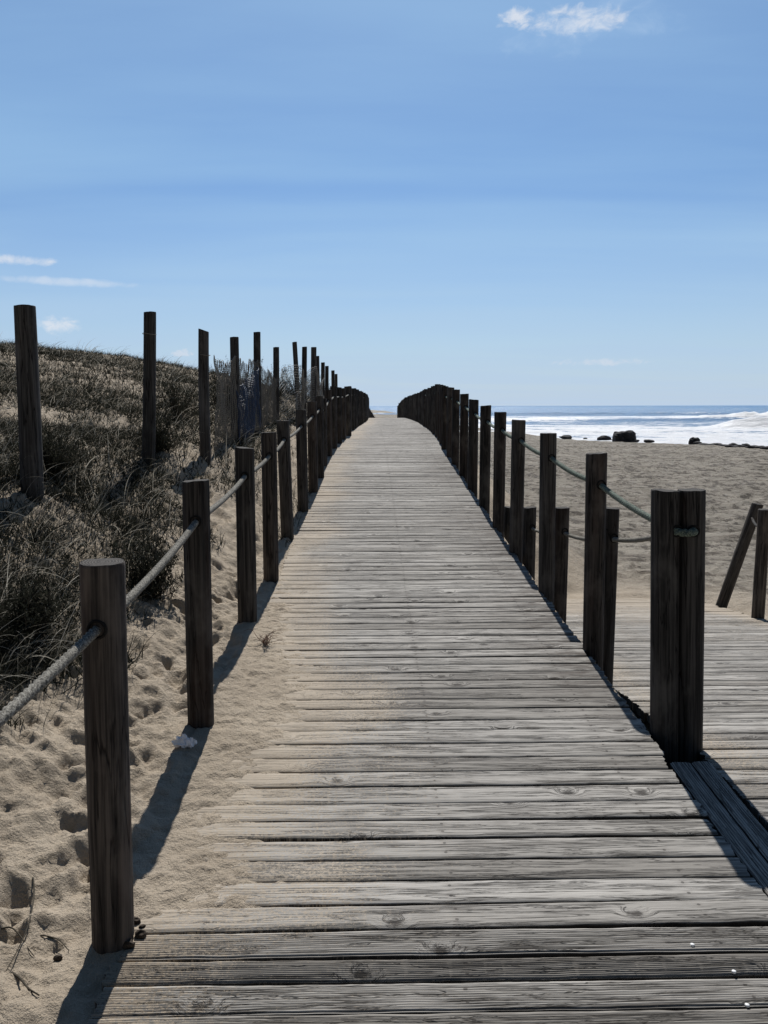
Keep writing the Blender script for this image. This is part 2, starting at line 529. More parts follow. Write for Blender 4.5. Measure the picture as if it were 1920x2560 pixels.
# ------------------------------------------------------------------ ground
_zf = smooth_curve([(0, -1.1), (2, -1.05), (3.5, -.80), (5, -.52), (6.9, -.40), (7.7, -.45), (10.2, -.33), (11, -.22), (15, -.08), (17, .12), (25, .12), (35, 0), (45, -.3), (60, -1.4), (80, -2.6), (120, -3.0)], 1.5) + ZC
_xf = smooth_curve([(0, -2.6), (5, -2.25), (7, -1.95), (8, -1.66), (11, -1.6), (17, -1.5), (19, -1.36), (24, -1.2), (30, -1.1), (45, -.9), (60, -.4), (120, 4)], 2.0)
_beach = smooth_curve([(0, -1.62), (3, -1.62), (9, -2.32), (20, -2.66), (40, -2.95), (60, -3.2), (80, -3.42), (100, -3.8), (120, -4.4)], 2.0) + ZC


def drift_edge(y):     # how far the blown sand reaches over the planks, in x
    return np.interp(y, [0, 1.8, 1.95, 2.05, 2.25, 2.5, 2.9, 3.3, 3.7, 4.3, 5.1, 6, 8, 9, 10, 12, 30],
                     [-.80, -.76, -.70, -.56, -.36, -.53, -.47, -.33, -.31, -.47, -.60, -.66, -.70, -.62, -.70, -.74, -.74]) + (cpath(y) - .22)


def footprints(x, y, spots):
    z = np.zeros_like(x)
    for (fx, fy, a, b, rot, dep) in spots:
        m = (np.abs(x - fx) < 3 * b) & (np.abs(y - fy) < 3 * b)
        if not m.any(): continue
        ux = x[m] - fx; uy = y[m] - fy
        c, s = math.cos(rot), math.sin(rot)
        p, q = (ux * c + uy * s) / a, (-ux * s + uy * c) / b
        r2 = p * p + q * q
        z[m] += -dep * np.exp(-r2 * 1.2) + dep * .45 * np.exp(-(np.sqrt(r2) - 1.5) ** 2 * 4)
    return z


_spots = []
for (fx, fy) in [(-.98, 2.62), (-.90, 2.50), (-1.22, 2.62), (-1.05, 2.85), (-.93, 2.33), (-.86, 2.9), (-1.15, 3.05), (-1.0, 3.3), (-1.25, 3.4), (-.95, 3.65), (-1.2, 3.9), (-1.38, 2.95),
                 (-.62, 2.62), (-.60, 3.0), (-.55, 2.34), (-.66, 3.7), (-.78, 2.2), (-.92, 4.3), (-.98, 4.8), (-.95, 5.3), (-1.15, 5.0)]:
    big = fx < -.75
    _spots.append((fx, fy, .045 if big else .03, .075 if big else .05, rng.uniform(-.7, .7), .034 if big else .012))
for k in range(110):
    _spots.append((rng.uniform(-1.5, -.8), rng.uniform(1.3, 7), rng.uniform(.025, .05), rng.uniform(.03, .06), rng.uniform(0, 3), rng.uniform(.016, .040)))
for k in range(90):     # tracks on the beach beside the ramp
    _spots.append((rng.uniform(1.5, 7), rng.uniform(8.4, 18), rng.uniform(.07, .12), rng.uniform(.10, .2), rng.uniform(0, 3), rng.uniform(.02, .06)))


def ground_z(x, y, detail=True):
    x = np.asarray(x, float); y = np.asarray(y, float)
    c = cpath(y); zd = zdeck(y)
    # --- left: slope up to the stake fence and the dune beyond
    xf = np.interp(y, _ys, _xf); zf = np.interp(y, _ys, _zf)
    xl = c - .93
    t = np.clip((xl - x) / np.maximum(xl - xf, .3), 0, 1)
    zl = zd - .012 + (zf - zd) * (t ** 1.25 * (1 - .25 * t) / .75 if False else t ** 1.2)
    u = np.maximum(xf - x, 0)
    amp = np.interp(y, [0, 4, 8, 13, 17, 24, 40, 60], [.25, .35, .75, 1.0, .95, .45, .25, .1])
    dune = 1.55 * (1 - np.exp(-u / 3.6)) * amp
    zl = zl + dune
    # --- right: bank falling from the deck to the beach, bed of the ramp
    zb = np.interp(y, _ys, _beach)
    xr = c + HR + .12
    k = sstep(x, xr - .2, xr + 1.9 + .04 * np.clip(y, 0, 40))
    zr_far = (zd - .16) * (1 - k) + zb * k
    side = zside(y) - .11
    kr = sstep(y, 8.0, 10.5)
    zr = np.where(x > xr, side * (1 - kr) + zr_far * kr, zd - .14)
    far_r = sstep(x, 3.75, 5.5) * (1 - sstep(y, 8, 11))
    zr = zr * (1 - far_r) + np.minimum(zr, zb) * far_r
    # --- under the planks
    s = sstep(x, c - HL - .05, c - HL + .10)
    z = np.where(x < c, zl * (1 - s) + (zd - .10) * s, zr)
    z = np.where((x >= c) & (x < xr), zd - .14, z)
    # sand blown over the left side of the planks
    e = drift_edge(y) + .06 * fbm(x * 5, y * 9, 3, 5)
    thick = np.clip((e - .05 - x) * .085, -.05, .030) + .012 * fbm(x * 15, y * 24, 4, 9, .6) + .005 * fbm(x * 5, y * 8, 2, 19)
    onplank = (x > c - HL - .06) & (x < c + .3) & (y > 1.5)
    zs = zd + thick
    z = np.where(onplank & (thick > -.045), np.maximum(z, zs), z)
    # smooth hand-over at the plank ends, where the sand lies against the posts
    b = sstep(x, c - HL - .45, c - HL - .05) * (1 - sstep(x, c - HL - .05, c - HL)) * (y > 1.9)
    z = np.where(x < c - HL - .02, z * (1 - b) + np.maximum(z, zd + .022 * sstep(y, 1.9, 2.25)) * b, z)
    # beyond the fence of sight: level land on the far left
    if detail:
        L = x < c - HL + .5
        bare = 1 - sstep(x, c - HL - .25, c - HL + .12)
        lump = .050 * fbm(x * 2.1, y * 2.1, 4, 21) + .034 * fbm(x * 7, y * 8, 4, 3, .6) - .020 * np.abs(fbm(x * 11, y * 13, 3, 14)) + .011 * fbm(x * 30, y * 36, 3, 4, .62)
        rip = .007 * np.sin(42 * (y + .25 * x) + 5 * fbm(x * 3, y * 3, 2, 6)) * (.5 + .5 * fbm(x * 2.2, y * 2.2, 2, 7))
        wx_, wy_ = x + .10 * fbm(x * 4, y * 4, 2, 51), y + .10 * fbm(x * 4, y * 4, 2, 52)
        tram = sstep(fbm(wx_ * 5.2, wy_ * 4.2, 3, 53, .45), .10, .42) + .6 * sstep(fbm(wx_ * 9.5, wy_ * 8, 2, 54), .18, .5)
        lump = lump - .038 * tram * sstep(fbm(x * 1.3, y * 1.3, 2, 55), -.45, .15)
        z = z + np.where(L, (lump + rip) * bare + (1 - bare) * .010 * fbm(x * 26, y * 34, 3, 44, .6) * (thick > .0), 0)
        fp = footprints((x + .035 * fbm(x * 13, y * 13, 3, 57)).ravel(), (y + .045 * fbm(x * 12, y * 12, 3, 58)).ravel(), _spots).reshape(x.shape)
        z = z + np.where(L, fp * (.5 + .5 * bare), 0)
        Rr = sstep(x, xr + .1, xr + .8) * (1 - (1 - sstep(x, 3.5, 3.75)) * (1 - sstep(y, 8.2, 9.2)))
        dist = np.sqrt(x * x + y * y)
        fall = np.clip(dist / 9, .8, 4)
        bl = .075 * fbm(x * 1.1, y * 1.9, 5, 33, .62) * np.minimum(fall, 2.2) * (1 - .75 * sstep(y, 55, 78)) + np.where(y < 30, .03 * fbm(x * 5, y * 7, 3, 35), 0) + np.minimum(fp, .02) * (x > 1)
        ruts = .05 * np.sin(2.6 * (y - .35 * x) + 3 * fbm(x * .12, y * .12, 2, 40)) * sstep(fbm(x * .07, y * .1, 2, 41), -.1, .3) * sstep(y, 12, 20)
        z = z + (bl + ruts) * Rr
        # sand swept over the far end of the ramp
        sw = sstep(y, 7.6, 9.0) * (x > xr + .05) * (x < 4.5)
        z = np.where(sw > 0, np.maximum(z, zside(y) - .10 + .13 * sw + .02 * fbm(x * 4, y * 5, 3, 50)), z)
    return z


def growing(a, b, fine, g, end):
    out = [a]
    while out[-1] < b: out.append(out[-1] + fine)
    st = fine
    while out[-1] < end:
        st *= g; out.append(out[-1] + min(st, 120)); 
    return out


gx_r = growing(-3.0, .30, .011, 1.038, 900)
gx_l = [-3.0]; st = .011
while gx_l[-1] > -900:
    st *= 1.045; gx_l.append(gx_l[-1] - min(st, 120))
gx = np.array(gx_l[::-1][:-1] + gx_r)
gy = np.array(growing(.9, 5.2, .011, 1.017, 900))
gy = np.concatenate([np.array([-900, -300, -100, -40, -15, -6, -2.5, -1, -.3, .2, .5, .75]), gy])
GX, GY = np.meshgrid(gx, gy)


def shoreline(x):      # y of the water's edge for each x
    return np.interp(x, [-900, -40, 0, 10, 14, 19, 33, 60, 120, 900], [1500, 800, 640, 560, 150, 86, 70, 62, 55, 40])


GZ = ground_z(GX, np.clip(GY, .0, 119))
yb = shoreline(GX)
shore = sstep(GY, yb - 14, yb + 10)
GZ = np.where((GX > 2) & (GY > 45), np.minimum(GZ, GZ * (1 - shore) + (-3.9 + ZC) * shore), GZ)
keep = (-3.05 + ZC) - .02 * np.clip(GY - 100, 0, 30)
GZ = np.where((GY >= 60) & (GY < yb - 14) & (GX > -400), np.maximum(GZ, -3.12 + ZC + .02 * (GX < 5)), GZ)
GZ = np.where(GY > yb, np.minimum(GZ, -3.9 + ZC), GZ)
beach = sstep(GX, cpath(np.clip(GY, 0, 119)) + 1.6, cpath(np.clip(GY, 0, 119)) + 4.5) * sstep(GY, 7, 12)
beach = np.maximum(beach, sstep(GY, 50, 60))
wet = sstep(GY, yb - 6, yb - 1) * (GX > 3)
G = np.stack([GX, GY, GZ], -1).reshape(-1, 3)
me = make_mesh("ground", G, quads=grid_quads(len(gy), len(gx)), mat=M_sand, attrs={'beach': beach, 'wet': wet})
tag(link("ground", me), "dry dune sand sloping down to the open beach", "ground", kind='structure')


def gz(x, y):
    return float(ground_z(np.array([[x]]), np.array([[y]]))[0, 0])


# ------------------------------------------------------------------ sea
sx = np.array([-6000, -2500, -1200, -600, -300, -150] + list(np.arange(-80, 160, 1.5)) + list(np.arange(160, 420, 6)) + [500, 700, 1000, 1600, 3000, 6000, 14000], float)
sy = np.array(list(np.arange(30, 130, .8)) + list(np.arange(130, 300, 1.6)) + list(np.arange(300, 700, 6)) + [750, 850, 1000, 1300, 2000, 3500, 7000, 14000, 28000], float)
sx = np.concatenate([[-20000], sx, [22000]])
SX, SY = np.meshgrid(sx, sy)
SEA = -3.40 + ZC


def ridge(x0, x1, y0, slope, h, wd, seed, rise=30.0):
    yc = y0 + slope * (SX - x0) + 3.0 * fbm(SX * .05, SX * 0 + seed, 3, seed)
    d = SY - yc
    prof = np.where(d < 0, np.exp(-(d / (wd * .55)) ** 2), np.exp(-(d / (wd * 1.6)) ** 2))
    env = sstep(SX, x0, x0 + rise) * (1 - sstep(SX, x1 - (x1 - x0) * .15, x1))
    crest = .70 + .55 * fbm(SX * .16, SX * 0 + 3.3, 4, seed + 5)
    return h * prof * env * crest


far_s = sstep(SY, 320, 420)
SZ = SEA + (1 - far_s) * (.22 * fbm(SX * .04, SY * .12, 4, 71) + .10 * fbm(SX * .25, SY * .5, 3, 72))
r1 = ridge(82, 330, 205, -.08, 3.0, 3.5, 81, 10) * (.8 + .5 * fbm(SX * .35, SY * .5, 4, 91))
r2 = ridge(50, 150, 118, -.05, 1.9, 3.5, 82, 7)
r3 = ridge(-30, 120, 175, .05, .7, 4, 83)
r4 = ridge(-60, 260, 300, .0, 1.0, 6, 84)
r5 = ridge(-20, 140, 98, .0, .45, 3, 85)
SZ = SZ + (r1 + r2 + r3 + r4 + r5)
foam = .54 * (1 - sstep(SY, 225, 290)) + .10
foam = np.where(SY > 340, .02, foam)
band = np.exp(-((SY - 178 - .05 * SX) / 14) ** 2) * sstep(SX, 25, 60)
swell = np.sin(SY * (.16 - .0002 * SY) + .03 * SX + 4 * fbm(SX * .02, SY * .03, 3, 93))
foam = foam - .24 * sstep(swell, .1, .9) * sstep(SY, 85, 120) * (1 - sstep(SY, 320, 360))
foam = foam - .50 * band + .38 * np.clip(r1 + r2, 0, 1.2) + .5 * np.clip(r3 + r4, 0, .8)
me = make_mesh("sea", np.stack([SX, SY, SZ], -1).reshape(-1, 3), quads=grid_quads(len(sy), len(sx)), mat=M_sea, attrs={'foam': np.clip(foam, 0, 1.4)})
tag(link("sea", me), "blue sea with glittering white surf near the beach", "sea", kind='structure')

# ------------------------------------------------------------------ plank decks


def plank_block(mb, x0, x1, y0, y1, zfun, nlen, ridges, amp, thick=.045, seed=0, skew=0.0, lift=0.0, along='x', xl_off=None, rough=1.0, rnd=None, stain_fun=None, sand_fun=None):
    """one plank: rounded, ridged upper face, wavering edges, closed ends"""
    r = np.random.default_rng(seed)
    wd = y1 - y0
    if ridges:
        k = ridges * 4 + 1
        v = np.linspace(0, 1, k)
        prof = -amp * (.5 - .5 * np.cos(2 * np.pi * ridges * v))
        wear = 1.0
    else:
        v = np.array([0, .03, .08, .2, .35, .5, .65, .8, .92, .97, 1.0]); prof = np.zeros_like(v)
    edge = np.minimum(v, 1 - v) * wd
    prof = prof - .004 * np.exp(-(edge / .004) ** 2) - .0015 * np.exp(-(edge / .012) ** 2)
    # closed section: down the front side, over the top, down the back
    vv = np.concatenate([[0.0, 0.0], v, [1.0, 1.0]])
    pp = np.concatenate([[-thick, -.009], prof, [-.009, -thick]])
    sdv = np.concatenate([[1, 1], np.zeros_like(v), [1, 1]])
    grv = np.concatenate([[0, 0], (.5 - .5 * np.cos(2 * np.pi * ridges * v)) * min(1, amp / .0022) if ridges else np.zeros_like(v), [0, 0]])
    u = np.linspace(0, 1, nlen)
    U, V = np.meshgrid(u, vv, indexing='ij')
    P = np.broadcast_to(pp, U.shape).copy()
    L = x1 - x0
    je = .0028 * rough * fbm(U * L * 9 + seed * 3.7, V * 0 + seed, 4, seed % 97)
    jf = .0028 * rough * fbm(U * L * 9 + seed * 5.1, V * 0 + seed + 50, 4, seed % 89)
    A = U * L
    B = y0 + skew * (U - .5) * L + je + V * (wd + jf - je)
    warp = .0035 * fbm(U * 2.0 + seed, V * 1.0 + seed * .7, 2, 3) + r.normal(0, .0012)
    tilt = r.normal(0, .006) * (V - .5) * wd
    end = .010 * (fbm(V * 6 + seed, U * 0 + seed, 2, 8))
    if along == 'x':
        X = x0 + A + (cpath(B) - .22 if xl_off is None else 0) + np.where(U < .5, end, -end) * ((U < .001) | (U > .999)) + r.normal(0, .006)
        Y = B
    else:
        Y = x0 + A; X = B
    Z = zfun(Y) + P + warp + tilt + lift
    rv = r.uniform() if rnd is None else rnd
    uvx = A + seed * 3.17 % 40; uvy = V * wd + seed * .713 % 20
    st = stain_fun(U, Y) if stain_fun else np.zeros_like(U)
    sd = sand_fun(X, Y) if sand_fun else np.zeros_like(U)
    n1, n2 = U.shape
    q = grid_quads(n1, n2)
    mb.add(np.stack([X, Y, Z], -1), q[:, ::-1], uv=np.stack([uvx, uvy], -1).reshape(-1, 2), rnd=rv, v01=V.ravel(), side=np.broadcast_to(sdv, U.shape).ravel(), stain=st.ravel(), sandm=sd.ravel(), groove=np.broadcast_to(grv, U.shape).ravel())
    # end caps
    for row in (0, n1 - 1):
        ids = np.arange(n2)
        pts = np.stack([X[row], Y[row], Z[row]], -1)
        low = pts.copy(); low[:, 2] = zfun(Y[row]) - thick
        m = len(ids)
        capv = np.concatenate([pts, low])
        capq = np.stack([np.arange(m - 1), np.arange(1, m), np.arange(1, m) + m, np.arange(m - 1) + m], -1)
        mb.add(capv, capq, uv=np.concatenate([np.stack([uvx[row], uvy[row]], -1)] * 2), rnd=rv * .3, stain=np.ones(2 * m) * .5, sandm=np.zeros(2 * m), groove=0, v01=0, side=.5)


def stain_main(U, Y):
    w_ = .20 + .12 * vnoise(Y * .9, Y * 0, 12)
    return sstep(U, 1 - w_ - .15, 1.0) * np.clip(.55 + .9 * vnoise(Y * .55, Y * 0 + 2, 15), 0, 1) * sstep(Y, 2.8, 4.0) + .5 * sstep(.06 - U, 0, .06)


def sand_main(X, Y):
    e = drift_edge(Y) + .30 * fbm(X * 2.6, Y * 1.7, 4, 95, .6)
    a = np.clip((e + .46 - X) / .60, 0, 1)
    a = a + .10 * sstep(Y, 26, 40) + .30 * np.exp(-((X + .45 - cpath(Y) + .22) / .25) ** 2) * sstep(Y, 5, 9)
    b = .32 * np.exp(-((Y - 3.1) / 1.0) ** 2) * sstep(.55 - X, 0, .8)
    return np.clip(a + b, 0, 1)


# gaps of the nearest planks as the picture shows them (distance along the walk)
def gap_y(py):
    lo, hi = .8, 8.0
    for _ in range(50):
        mid = .5 * (lo + hi)
        # pixel row of deck point on the walk's line at that distance
        z = float(zdeck(mid)) - ZC
        yc = math.atan2(-z, mid)
        row = 1280 + 1950 * math.tan(yc - PITCH)
        if row > py: lo = mid
        else: hi = mid
    return .5 * (lo + hi)


near = [gap_y(p) for p in (2620, 2527, 2451, 2389, 2321, 2257, 2199, 2147, 2096, 2047, 2006, 1965, 1928, 1894)]
bounds = [.55, .68, .80, .92, 1.04, 1.16, 1.28, 1.40, 1.52]
bounds = [b for b in bounds if b < near[0] - .06] + near
while bounds[-1] < 72:
    w0 = .114 + np.clip(rng.normal(0, .010), -.02, .022)
    if bounds[-1] > 20: w0 = .118
    bounds.append(bounds[-1] + w0)
mb = MB()
gapw = {2: .016, 3: .018, 4: .020}
n_first = len([b for b in bounds if b < near[0] - .001])
for i in range(len(bounds) - 1):
    a, b = bounds[i], bounds[i + 1]
    ym = .5 * (a + b)
    r = np.random.default_rng(1000 + i)
    g0 = r.choice([.004, .007, .011, .017], p=[.3, .35, .22, .13])
    k = i - n_first
    skew = r.normal(0, .0012)
    if k == 0: g0 = .015
    if k == 2: g0 = .013
    if k == 3: g0, skew = .012, 0.0
    if k == 4: g0, skew = .010, .0085
    ridges = 12 if (k < 4) else (r.choice([0, 0, 10]) if ym < 7 else 0)
    amp = .0038 if k < 4 else .0009
    nlen = 80 if ym < 5 else (44 if ym < 12 else (14 if ym < 30 else 6))
    if ym > 30 and i % 1: continue
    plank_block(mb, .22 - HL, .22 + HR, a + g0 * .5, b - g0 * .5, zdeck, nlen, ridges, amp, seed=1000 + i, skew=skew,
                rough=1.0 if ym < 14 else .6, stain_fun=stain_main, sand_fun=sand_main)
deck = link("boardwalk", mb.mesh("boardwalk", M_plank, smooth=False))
tag(deck, "weathered grey plank boardwalk rising straight ahead between rope posts", "boardwalk", kind='structure')

# joists carrying the walk, seen dark in the gaps
mb = MB()
for off in (-.70, 0.02, .74):
    yy = np.arange(.5, 60, .5)
    cx_ = cpath(yy) + off
    zt = zdeck(yy) - .050
    for (dx0, dx1) in ((-.035, .035),):
        sec = np.stack([np.stack([cx_ + dx0, yy, zt], -1), np.stack([cx_ + dx1, yy, zt], -1), np.stack([cx_ + dx1, yy, zt - .1], -1), np.stack([cx_ + dx0, yy, zt - .1], -1)], 1)
        mb.add(sec, grid_quads(len(yy), 4, True))
link("joist", mb.mesh("joist", M_post, False), deck)

# two edging boards laid lengthways beside the junction
mb = MB()
for (xa, xb, sd) in ((1.188, 1.268, 7001), (1.275, 1.350, 7002)):
    plank_block(mb, .5, 2.93, xa, xb, lambda Y: zdeck(Y) + .002, 90, 8, .0022, seed=sd, along='y', rnd=.45)
link("edging_board", mb.mesh("edging_board", M_plank, False), deck)

for (px_, py_) in ((1835, 2428), (1868, 2512), (1731, 2361)):
    d = px_dir(px_, py_); yy = 2.0
    for _ in range(12):
        tt = (float(zdeck(yy)) - ZC + .001) / d.z; yy = d.y * tt
    V, q = tube([(0, 0, -.003), (0, 0, .001), (0, 0, .0025)], [.0058, .0058, .0035], 10)
    link("screw_head", make_mesh("screw_head", V, quads=q, mat=M_screw), deck, (d.x * tt, yy, float(zdeck(yy)) + .0005))

# the side ramp
mb = MB()
b0 = .55
i = 0


def sand_side(X, Y):
    return np.clip(.30 * fbm(X * 2, Y * 2, 3, 96) + .95 * sstep(Y, 6.3, 8.6) + .55 * sstep(X, 3.2, 3.6) * sstep(Y, 4.5, 7) + .45 * np.exp(-((X - 1.5) / .14) ** 2) * sstep(Y, 2.6, 3.4) + .12, 0, 1)


while b0 < 9.6:
    r = np.random.default_rng(4000 + i)
    w0 = .120 + r.normal(0, .006)
    xa = 1.385 if b0 < 3.0 else 1.40
    g0 = r.choice([.006, .010, .016])
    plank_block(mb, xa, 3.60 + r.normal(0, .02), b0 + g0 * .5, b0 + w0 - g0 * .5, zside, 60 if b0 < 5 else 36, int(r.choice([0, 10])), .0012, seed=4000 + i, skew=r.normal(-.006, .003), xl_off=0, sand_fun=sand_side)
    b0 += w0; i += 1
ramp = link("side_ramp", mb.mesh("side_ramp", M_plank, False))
tag(ramp, "lower grey plank ramp turning off right down to the beach", "boardwalk", kind='structure')
mb = MB()
for off in (1.5, 2.5, 3.45):
    yy = np.arange(.6, 9.4, .4); zt = zside(yy) - .050; o = np.full_like(yy, off)
    sec = np.stack([np.stack([o - .035, yy, zt], -1), np.stack([o + .035, yy, zt], -1), np.stack([o + .035, yy, zt - .09], -1), np.stack([o - .035, yy, zt - .09], -1)], 1)
    mb.add(sec, grid_quads(len(yy), 4, True))
link("joist", mb.mesh("joist", M_post, False), ramp)

# ------------------------------------------------------------------ posts


def post_mesh(name, h, rad, mat, seed, ns=28, nz=22, below=.35, taper=.0, bend=0.0, top_tilt=0.0, flat=.04, whole=False):
    r = np.random.default_rng(seed)
    z = np.concatenate([np.linspace(-below, h - .010, nz), [h - .0025, h]])
    ins = np.concatenate([np.zeros(nz), [.0005, .0022]])
    th = np.linspace(0, 2 * np.pi, ns, endpoint=False)
    Z, T = np.meshgrid(z, th, indexing='ij')
    rr = (rad * (1 - taper * Z / h) - ins[:, None]) * (1 + flat * np.cos(2 * T + r.uniform(0, 6)) * .5)
    rr = rr + rad * .035 * fbm(T * 2.2 + seed, Z * 1.1 + seed, 3, seed % 71) * np.sin(T / 2) + rad * .02 * fbm(np.cos(T) * 6 + seed, np.sin(T) * 6 + Z * .6, 3, seed % 53)
    for _ in range(r.integers(2, 5)):       # drying cracks
        a0 = r.uniform(0, 2 * np.pi); zc = r.uniform(.2, h); hl = r.uniform(.15, .5)
        dth = np.angle(np.exp(1j * (T - a0 - .12 * np.sin(Z * 3))))
        rr = rr - .006 * np.exp(-(dth / .085) ** 2) * np.exp(-((Z - zc) / hl) ** 2)
    bx = bend * np.sin(np.clip(Z / h, 0, 1) * 2.4)
    X, Y = rr * np.cos(T) + bx, rr * np.sin(T)
    Z = Z + (Z > h - .05) * top_tilt * (X / rad) * .5 + (Z > h - .05) * .0025 * fbm(X * 40, Y * 40, 2, seed)
    V = np.stack([X, Y, Z], -1).reshape(-1, 3)
    q = grid_quads(len(z), ns, True)
    top = np.concatenate([V[-ns:], [[bx[-1, 0] if np.ndim(bx) else 0, 0, Z[-1].mean()]]])
    caps = np.array([[ns, k, k + 1, (k + 2) % ns] for k in range(0, ns, 2)])
    if whole:
        caps = caps + len(V)
        return make_mesh(name, np.concatenate([V, top]), quads=np.concatenate([q, caps]), mat=mat)
    return make_mesh("shaft", V, quads=q, mat=mat), make_mesh("sawn_top", top, quads=caps, mat=M_endgrain, smooth=False)


def hole_mesh():
    th = np.linspace(0, 2 * np.pi, 16, endpoint=False)
    rings = []
    for (rad, y) in ((.0265, .004), (.0255, -.0035), (.0215, -.0045), (.0185, -.001), (.0175, .012)):
        rings.append(np.stack([rad * np.cos(th), np.full(16, y), rad * np.sin(th)], -1))
    V = np.concatenate(rings + [np.array([[0, .012, 0.0]])])
    q = grid_quads(5, 16, True)
    b = 4 * 16; c = 80
    caps = np.array([[c, b + k, b + k + 1, b + (k + 2) % 16] for k in range(0, 16, 2)])
    return make_mesh("rope_hole", V, quads=np.concatenate([q, caps]), mat=M_hole)


HOLE = hole_mesh()
PR = .0565
HB = 1.05
variants = [post_mesh("wooden_post", HB, PR, M_post if k % 3 else M_postred, 200 + k * 7, top_tilt=(0, .008, -.01, .004, 0, -.005)[k]) for k in range(6)]
far_mesh = [post_mesh("wooden_post", HB, PR, M_post, 300 + k * 7, ns=12, nz=6, whole=True) for k in range(3)]
ORD = ['first', 'second', 'third', 'fourth', 'fifth', 'sixth', 'seventh', 'eighth', 'ninth', 'tenth', 'eleventh', 'twelfth', 'thirteenth', 'fourteenth']


def lean_angles(top, base_, hh):
    return Euler((math.atan2(base_[1] - top[1], hh) * 1.0, math.atan2(top[0] - base_[0], hh), 0))


def place_post(x, y, zb, h, label, group, near_=True, hole=True, lean=(0, 0), k=0, hole_dx=0.0):
    o = link("wooden_post", None if near_ else far_mesh[k % 3], None, (x, y, zb))
    if near_:
        link("shaft", variants[k % 6][0], o)
        link("sawn_top", variants[k % 6][1], o)
    o.scale = (1, 1, h / HB)
    o.rotation_euler = (lean[1], lean[0], 0)
    tag(o, label, "post", group)
    if hole:
        c = link("rope_hole", HOLE, o, (hole_dx, -math.sqrt(max(PR ** 2 - hole_dx ** 2, 0)) - .001, HB - .165 * HB / h))
    return o


left_posts = [(-1.0 + .28, .92, .0, 1.04)]     # one more stands behind the frame edge and holds the rope
LP = [(-.722, 2.00, 1.065, .014), (-.745, 3.25, 1.08, .008), (-.760, 4.65, 1.07, .005), (-.735, 5.60, 1.075, .004), (-.745, 6.85, 1.075, -.012),
      (-.705, 8.0, 1.07, -.003), (-.675, 9.05, 1.07, 0), (-.660, 10.0, 1.06, 0), (-.675, 11.0, .97, 0), (-.650, 12.0, 1.0, 0), (-.615, 13.0, 1.02, 0),
      (-.572, 14.0, .99, 0), (-.537, 15.0, .97, 0), (-.460, 16.2, 1.01, 0)]
GL = "rope posts along the left edge of the boardwalk"
GR = "rope posts along the right edge of the boardwalk"
GS = "rope posts beside the side ramp"
GF = "dune fence stakes behind the left rope posts"
extra = ['thick reddish brown rope post standing in sand, nearest of the left row',
         'dark rope post with white tissue in its shadow, second of the left row']
ropeL = [(-.74, .80, 0 + .86)]
for i, (x, y, h, ln) in enumerate(LP):
    zb = float(zdeck(y)) + (0 if i < 4 else -.03 if i < 9 else 0)
    lab = extra[i] if i < 2 else f"{ORD[i]} dark round rope post from the camera in the left row"
    place_post(x, y, zb, h, lab, GL, True, True, (ln * 1.6, 0), i, (.0 if i == 0 else .008))
    ropeL.append((x + (.0 if i == 0 else .008) + ln * 1.6 * (h - .165), y, zb + h - .165))
y = 17.2; i = 0
while y < 68:
    x = float(cpath(y)) - .945 + rng.normal(0, .008)
    zb = float(zdeck(y)); h = 1.02 + rng.normal(0, .012)
    hid = y > 44
    lab = "small dark rope post of the left row going down beyond the boardwalk crest" if hid else "slim far rope post in the tightly packed end of the left row"
    place_post(x, y, zb, h, lab, GL, False, False, (rng.normal(0, .006), 0), i)
    ropeL.append((x, y, zb + h - .165))
    y += 1.02; i += 1

RP = [(1.255, 3.18, 1.045, -.042), (1.224, 4.16, 1.085, -.016), (1.215, 5.29, 1.095, -.012), (1.20, 6.36, 1.09, 0), (1.20, 7.27, 1.08, 0), (1.20, 8.20, 1.06, 0), (1.20, 9.18, 1.05, 0),
      (1.20, 10.1, 1.05, 0), (1.20, 11.1, 1.05, 0), (1.20, 11.85, 1.04, 0), (1.205, 12.8, 1.02, 0)]
ropeR = []
for i, (x, y, h, ln) in enumerate(RP):
    zb = float(zdeck(y))
    lab = "dark cracked left post of the pair tied by a rope loop" if i == 0 else f"{ORD[i]} dark round rope post from the camera in the right row"
    place_post(x, y, zb, h, lab, GR, True, True, (ln, 0), i + 2, .012 if i else .030)
    ropeR.append((x + .012 + ln * .88, y, zb + h - .165))
y = 13.75; i = 0
while y < 64:
    x = float(cpath(y)) + .965 + rng.normal(0, .008)
    zb = float(zdeck(y)); h = 1.02 + rng.normal(0, .012)
    lab = "small dark rope post of the right row going down beyond the boardwalk crest" if y > 44 else "slim far rope post in the tightly packed end of the right row"
    place_post(x, y, zb, h, lab, GR, False, False, (rng.normal(0, .006), 0), i)
    ropeR.append((x, y, zb + h - .165))
    y += 1.0; i += 1

# the pair's second post, and the row beside the ramp
SP = [(1.369, 3.19, 1.045), (1.345, 4.35, 1.05), (1.345, 5.45, 1.05), (1.345, 6.55, 1.05), (1.36, 7.6, 1.05)]
ropeS = []
slabs = ["split right post of the pair tied by a rope loop", "nearest short post beside the ramp, behind the second right row post",
         "short dark post beside the ramp, seen between the second and third right row posts", "short dark post beside the ramp, just right of the fourth right row post",
         "farthest short post beside the ramp, half hidden left of the fourth right row post"]
for i, (x, y, h) in enumerate(SP):
    zb = float(zdeck(y)) if i == 0 else float(zside(y)) - .02
    place_post(x, y, zb, h if i == 0 else h + .02, slabs[i], GS, True, True, (-.042 if i == 0 else 0, 0), i + 4, -.012 if i == 0 else .016)
    ropeS.append((x + (-.012 - .037 if i == 0 else .016), y, zb + h - .165))
